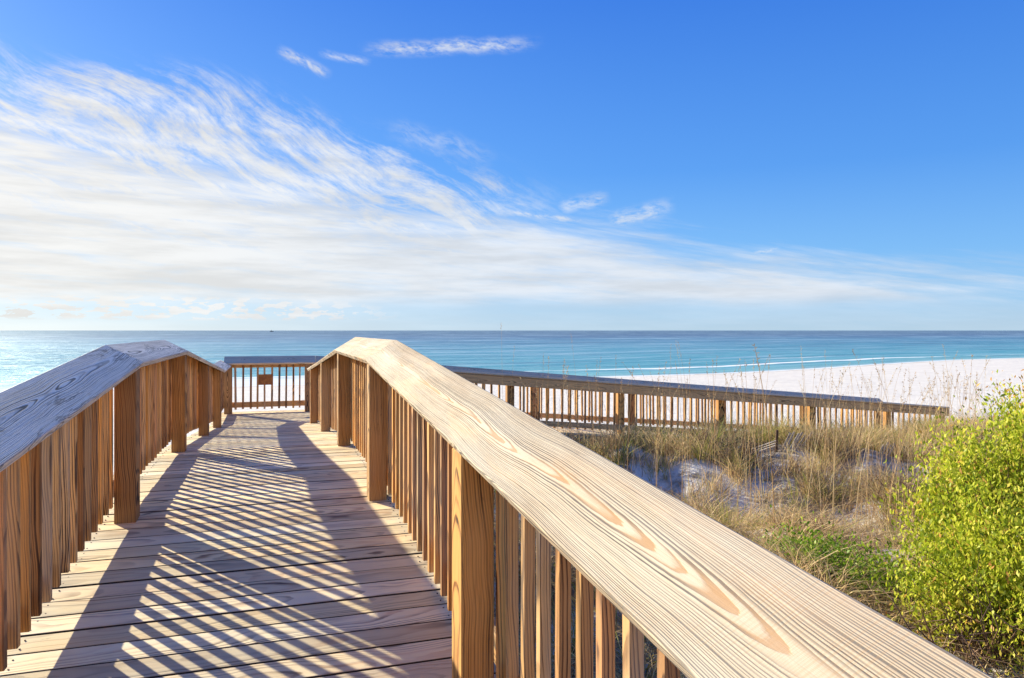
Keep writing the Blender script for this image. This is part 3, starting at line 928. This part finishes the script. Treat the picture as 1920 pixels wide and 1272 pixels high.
def shrub(label, base, blobs, nleaf, lsize, aspect, material, name='shrub', red_top=None, nst=60, group=None, up=0.5, ragged=False):
    """blobs: (cx, cy, cz, rx, ry, rz) in world; sprays of leaves along upward shoots"""
    root = empty(name, base, label=label, cat='shrub', group=group)
    bl = np.array(blobs, float)
    vol = bl[:, 3] * bl[:, 4] * bl[:, 5]
    pick = rng.choice(len(bl), size=nst * 4, p=(vol ** 0.67) / (vol ** 0.67).sum())
    segs = []
    tips = []
    for i, k in enumerate(pick):
        b_ = bl[k]
        u = rng.normal(0, 1, 3); u /= np.linalg.norm(u); u[2] = abs(u[2]) * (1 if rng.random() < 0.8 else -0.6)
        rr = rng.uniform(0.55, 1.22) if ragged else rng.uniform(0.6, 1.05)
        e = b_[:3] + u * b_[3:] * rr
        tips.append((e, u))
    tips_e = np.array([t[0] for t in tips]); tips_u = np.array([t[1] for t in tips])
    bb = np.array(base)
    for e, u in tips[:nst]:
        m_ = bb + (e - bb) * 0.5 + rng.normal(0, 0.08, 3); m_[2] = bb[2] + (e[2] - bb[2]) * 0.45
        s0 = bb + np.array([rng.normal(0, 0.15), rng.normal(0, 0.15), -0.05])
        segs += [(s0 - bb, m_ - bb, 0.014, 0.009), (m_ - bb, e - bb + u * 0.05, 0.010, 0.003)]
    per = nleaf // len(tips)
    n = per * len(tips)
    te = np.repeat(tips_e, per, 0); tu = np.repeat(tips_u, per, 0)
    # leaves sit along a short shoot ending at the tip
    sdir = tu * 0.5 + np.array([0, 0, 0.75]); sdir /= np.linalg.norm(sdir, axis=1)[:, None]
    tt = rng.uniform(-0.28, 0.10, n)
    spread = 0.05 + 0.06 * rng.random(n)
    cpos = te + sdir * tt[:, None] + rng.normal(0, 1, (n, 3)) * spread[:, None]
    keep = cpos[:, 2] > ground(cpos[:, 0], cpos[:, 1])
    cpos = cpos[keep]; n = len(cpos)
    cl_ = np.repeat(rng.random(len(tips)), per)[keep]
    rs_ = np.clip(0.62 * cl_ + 0.45 * rng.random(n) - 0.03, 0, 0.93)
    if red_top is not None:
        rt = rng.random(n) < np.clip((cpos[:, 2] - red_top) * 2.0, 0.03, 0.6)
        rs_ = np.where(rt, 0.97 + 0.03 * rng.random(n), rs_)
    v_, q_, r_ = leaves(cpos - bb, np.full(n, up), lsize * rng.uniform(0.6, 1.3, n), aspect * rng.uniform(0.8, 1.3, n), rs_)
    o = np_mesh('leaves', v_, q_, material, False, [('rs', r_)])
    o.parent = root
    twig_mesh('stems', segs, M_TWIG, root)
    return root


def blob(px_, py_, dist, r, rz=None, ry=None):
    """ellipsoid centred on a picture direction at a given depth, real size r"""
    x_, y_ = cam2w(px_, dist)
    z_ = HC - (py_ - 620) / F * dist
    return (x_, y_, z_, r, ry or r, rz or r)


bx0, by0 = cam2w(1930, 5.4)
shrub('big yellow-green leafy bush with reddish tips at the right of the dune',
      (bx0, by0, float(ground(bx0, by0))),
      [blob(1985, 850, 5.6, 0.50), blob(2080, 830, 6.0, 0.60), blob(1890, 930, 5.5, 0.48), blob(1800, 970, 5.6, 0.34), blob(2050, 960, 5.3, 0.60), blob(1815, 1010, 5.4, 0.40),
       blob(1770, 1110, 5.1, 0.36), blob(1900, 1080, 4.9, 0.46), blob(2010, 1120, 4.7, 0.52), blob(1890, 1150, 4.7, 0.36), blob(1775, 1150, 4.9, 0.22),
       blob(2120, 1100, 5.0, 0.6), blob(2230, 930, 5.6, 0.7), blob(1850, 880, 5.7, 0.32)],
      84000, 0.040, 0.38, M_BUSH, red_top=0.38, nst=220, ragged=True, up=1.0)
for i, (lab, px_, py_, d_, r_) in enumerate([
        ('low fresh green plant hugging the ground beside the cap board', 1545, 1085, 6.2, 0.22),
        ('fresh green plant just left of the big yellow-green bush', 1625, 1110, 5.8, 0.22),
        ('small bright green plant low in the grass under the rail', 1480, 1050, 6.6, 0.16)]):
    gx_, gy_ = cam2w(px_, d_)
    gz_ = float(ground(gx_, gy_))
    shrub(lab, (gx_, gy_, gz_), [(gx_, gy_, gz_ + r_ * 0.45, r_, r_, r_ * 0.7), (gx_ + r_ * 0.8, gy_ - 0.1, gz_ + r_ * 0.35, r_ * 0.7, r_ * 0.7, r_ * 0.5)],
          3000, 0.040, 0.45, M_GREEN, name='green_plant', nst=14, up=0.7)

# brown and olive woody scrub in the hollow -----------------------------
for i, (lab, px_, py_, d_, r_, mt_) in enumerate([
        ('dark leafless thicket in the hollow below the broken sand fence', 1375, 850, 11.9, 0.55, None),
        ('dark twiggy scrub left of the pale broken fence slats', 1310, 820, 12.6, 0.42, None),
        ('brown dry twigs under the lower edge of the big yellow-green bush', 1870, 1235, 4.75, 0.42, None),
        ('dark bare scrub behind the left edge of the big yellow-green bush', 1720, 880, 10.0, 0.5, None)]):
    gx_, gy_ = cam2w(px_, d_)
    gz_ = float(ground(gx_, gy_))
    root = empty('dry_scrub', (gx_, gy_, gz_), label=lab, cat='scrub')
    segs = []
    for k in range(230):
        an = rng.uniform(0, 2 * pi); ln = r_ * rng.uniform(0.5, 1.2)
        p0 = np.array([rng.normal(0, r_ * 0.45), rng.normal(0, r_ * 0.3), -0.02])
        p1 = p0 + np.array([cos(an) * ln * 0.45, sin(an) * ln * 0.45, ln * rng.uniform(0.2, 0.75)])
        p2 = p1 + rng.normal(0, 0.16, 3)
        segs += [(p0, p1, 0.006, 0.004), (p1, p2, 0.004, 0.0015)]
    twig_mesh('twigs', segs, M_TWIG, root)


# tall sea oats ---------------------------------------------------------
def sea_oat(x, y, H, lean, ld, thick=1.0, label=None, head=0.26, group='tall sea oats standing in the dune grass', rsv=None):
    z = float(ground(x, y))
    root = empty('sea_oat', (x, y, z), label=label or 'tall pale sea oat stalk with a feathery seed head standing in the dune grass',
                 cat='sea oat', group=group)
    V, Q = [], []
    ns = 9
    pts = []
    for i in range(ns + 1):
        t = i / ns
        pts.append(np.array([lean * t ** 2.2 * cos(ld), lean * t ** 2.2 * sin(ld), H * (t - 0.12 * (lean / H) * t ** 3) - 0.03]))
    for i, p in enumerate(pts):
        w = (0.0035 - 0.0022 * i / ns) * thick
        for k in range(3):
            V.append(p + np.array([cos(k * 2.094) * w, sin(k * 2.094) * w, 0]))
    for i in range(ns):
        for k in range(3):
            Q.append((i * 3 + k, i * 3 + (k + 1) % 3, i * 3 + 3 + (k + 1) % 3, i * 3 + 3 + k))
    rv = rng.random() if rsv is None else rsv
    o = np_mesh('stalk', np.array(V), np.array(Q), M_OAT, True, [('rs', np.full(len(V), rv))]); o.parent = root
    nl = 15
    tt = rng.uniform(1 - head / H, 1.0, nl)
    cp = np.array([[lean * t ** 2.2 * cos(ld), lean * t ** 2.2 * sin(ld), H * (t - 0.12 * (lean / H) * t ** 3) - 0.03] for t in tt])
    cp += rng.normal(0, 0.003, (nl, 3))
    v_, q_, r_ = leaves(cp, np.full(nl, 0.3), 0.024 * rng.uniform(0.7, 1.3, nl) * (0.6 + 0.4 * thick), np.full(nl, 0.35), np.clip(rv + rng.normal(0, .15, nl), 0, 1))
    o = np_mesh('seed_head', v_, q_, M_OAT, False, [('rs', r_)]); o.parent = root
    return root


def oat_at(px_, dist, topy, lean=0.15, ld=0.0, **k):
    x, y = cam2w(px_, dist)
    z = float(ground(x, y))
    H = HC - (topy - 620) / F * dist - z
    return sea_oat(x - lean * 0.5 * cos(ld), y, max(H, 0.5), lean, ld, **k)


oats = [(940, 600), (958, 645), (1050, 668), (1082, 620), (1118, 665), (1150, 660), (1250, 640), (1276, 632), (1283, 640)]
for px_, ty in oats:
    d_ = rng.uniform(9.5, 12.3)
    x, y = cam2w(px_, d_)
    if x > 1.1 and not in_walk(np.array(x), np.array(y)):
        oat_at(px_, d_, ty, rng.uniform(0.03, 0.3), rng.uniform(0, 2 * pi), thick=0.8)
k = 0
while k < 170:
    px_ = rng.uniform(990, 1850) if k < 70 else rng.uniform(1380, 1850)
    d_ = rng.uniform(9.0, 12.6) if rng.random() < 0.8 else rng.uniform(7.5, 9)
    x, y = cam2w(px_, d_)
    if x < 1.3 or y > 12.7 or y < 5: continue
    if 1430 < px_ < 1515: continue
    ty = 640 + 75 * rng.random() ** 0.8 if px_ > 1380 else 655 + 70 * rng.random()
    if px_ > 1560 and rng.random() < 0.6: ty = rng.uniform(680, 760)
    oat_at(px_, d_, ty, rng.uniform(0.05, 0.5), rng.uniform(0, 2 * pi), thick=rng.uniform(0.7, 1.25))
    k += 1
x, y = cam2w(1440, 8.2)
oat_at(1425, 7.6, 640, 0.38, pi * 1.12, thick=1.9, group=None, rsv=0.15, label='thick golden sea oat stalk leaning left, nearest and tallest over the ramp railing')
oat_at(1215, 9.5, 652, 0.75, pi, thick=1.2, group=None, rsv=0.0, label='dark stalk arching far over to the left above the ramp railing')
oat_at(1345, 9.0, 712, 0.2, 2.5, thick=1.6, group=None, rsv=0.2, label='short brown stalk standing against the balusters of the ramp')
oat_at(1290, 7.4, 790, 0.25, 1.0, thick=1.6, group=None, rsv=0.3, label='short golden stalk rising out of the bare blue-grey sand hollow')

# ------------------------------------------------------------------ broken sand fences
M_SLAT = wood('pale_slat_wood', (0.70, 0.62, 0.52), (0.25, 0.18, 0.14), (0.5, 0.4, 0.3), vary=0.2, gamt=0.3, grey=(0.6, 0.58, 0.56))
mWi, N, b, _ = mat('rusty_wire')
pos = N.n.new('ShaderNodeNewGeometry').outputs['Position']
N.l.new(N.mix(N.noise(pos, 30, 2), (0.10, 0.05, 0.03), (0.2, 0.12, 0.08)), b.inputs['Base Color'])
b.inputs['Roughness'].default_value = 0.7


def slat(parent, x, z0, ln, tilt, y=0.0, w=0.034):
    mb = MB()
    pr = chamfer(-w / 2, w / 2, -0.004, 0.004, 0.001)
    ca, sa = cos(tilt), sin(tilt)
    secs = [[(x + u * ca + h * sa, y + t, z0 - u * sa + h * ca) for u, t in pr] for h in (0, ln)]
    mb.prism(secs, [[(h, u, t) for u, t in pr] for h in (0, ln)])
    return mb.build('slat', M_SLAT, parent)


def sand_fence(px_, dist, n, label, ln=0.42, post=True, lying=0):
    x, y = cam2w(px_, dist)
    z = float(ground(x, y))
    root = empty('sand_fence', (x, y, z), label=label, cat='sand fence')
    root.rotation_euler = (0.12, 0, -TH)
    for k in range(n):
        slat(root, k * 0.058, -0.06, ln * random.uniform(0.85, 1.1), 0.38 + 0.03 * k + random.uniform(-.04, .04), y=random.uniform(-.01, .01))
    if post:
        mb = MB(); pr = chamfer(-0.02, 0.02, -0.02, 0.02, 0.004)
        mb.prism([[(u - 0.05, t + 0.03, h) for u, t in pr] for h in (-0.1, ln * 0.85)], [[(h, u, t) for u, t in pr] for h in (0, ln)])
        mb.build('post', M_TWIG, root)
    for h in (0.1, 0.28):
        segs = [((k * 0.058 - 0.06 + h * 0.4, -0.008, h), ((k + 1) * 0.058 - 0.06 + h * 0.4, -0.008, h), 0.0022, 0.0022) for k in range(n + 1)]
        o = twig_mesh('wire', segs, mWi, root)
    for k in range(lying):
        mb = MB(); pr = chamfer(-0.018, 0.018, -0.004, 0.004, 0.001)
        mb.prism([[(-0.10 - h * 0.95, u * 0.9 - 0.04 - 0.01 * k, t + 0.12 + 0.045 * k - h * 0.34) for u, t in pr] for h in (0, 0.42)],
                 [[(h, u, t) for u, t in pr] for h in (0, 0.42)])
        mb.build('slat', M_SLAT, root)
    return root


sand_fence(1462, 12.6, 6, 'broken pale sand fence, six slats fanned beside a dark stake in the hollow', ln=0.44, lying=3)
sand_fence(1646, 12.6, 4, 'short row of four pale slats half buried among the olive grass', ln=0.26, post=False)

# ------------------------------------------------------------------ distant boat on the horizon
mB, N, b, _ = mat('dark_hull_paint')
pos = N.n.new('ShaderNodeNewGeometry').outputs['Position']
N.l.new(N.mix(N.noise(pos, 0.5, 2), (0.06, 0.07, 0.09), (0.10, 0.11, 0.13)), b.inputs['Base Color'])
bd = 3000.0
x, y = cam2w(509, bd)
boat = empty('boat', (x, y, ZSEA), label='tiny dark boat far out on the horizon at the left', cat='boat')
boat.rotation_euler = (0, 0, -TH)
def simple(name, secs, parent, material):
    mb = MB(); mb.prism(secs, [[(p[0], p[1], p[2]) for p in s] for s in secs]); return mb.build(name, material, parent)
simple('hull', [[(-7, -1, 2.2), (-7, 1, 2.2), (-6, 1, -0.5), (-6, -1, -0.5)], [(-2, -2.2, 2), (-2, 2.2, 2), (-2, 1.5, -0.5), (-2, -1.5, -0.5)],
                [(4, -2, 2.2), (4, 2, 2.2), (4, 1.2, -0.5), (4, -1.2, -0.5)], [(9, -0.1, 3.2), (9, 0.1, 3.2), (8, 0.1, -0.4), (8, -0.1, -0.4)]], boat, mB)
simple('cabin', [[(-3, -1.5, 2.1), (2, -1.5, 2.1), (2, 1.5, 2.1), (-3, 1.5, 2.1)], [(-2.6, -1.3, 5.0), (1.2, -1.3, 5.0), (1.2, 1.3, 5.0), (-2.6, 1.3, 5.0)]], boat, mB)
simple('mast', [[(-0.6, -0.15, 5), (-0.3, -0.15, 5), (-0.3, 0.15, 5), (-0.6, 0.15, 5)], [(-0.5, -0.08, 12), (-0.35, -0.08, 12), (-0.35, 0.08, 12), (-0.5, 0.08, 12)]], boat, mB)
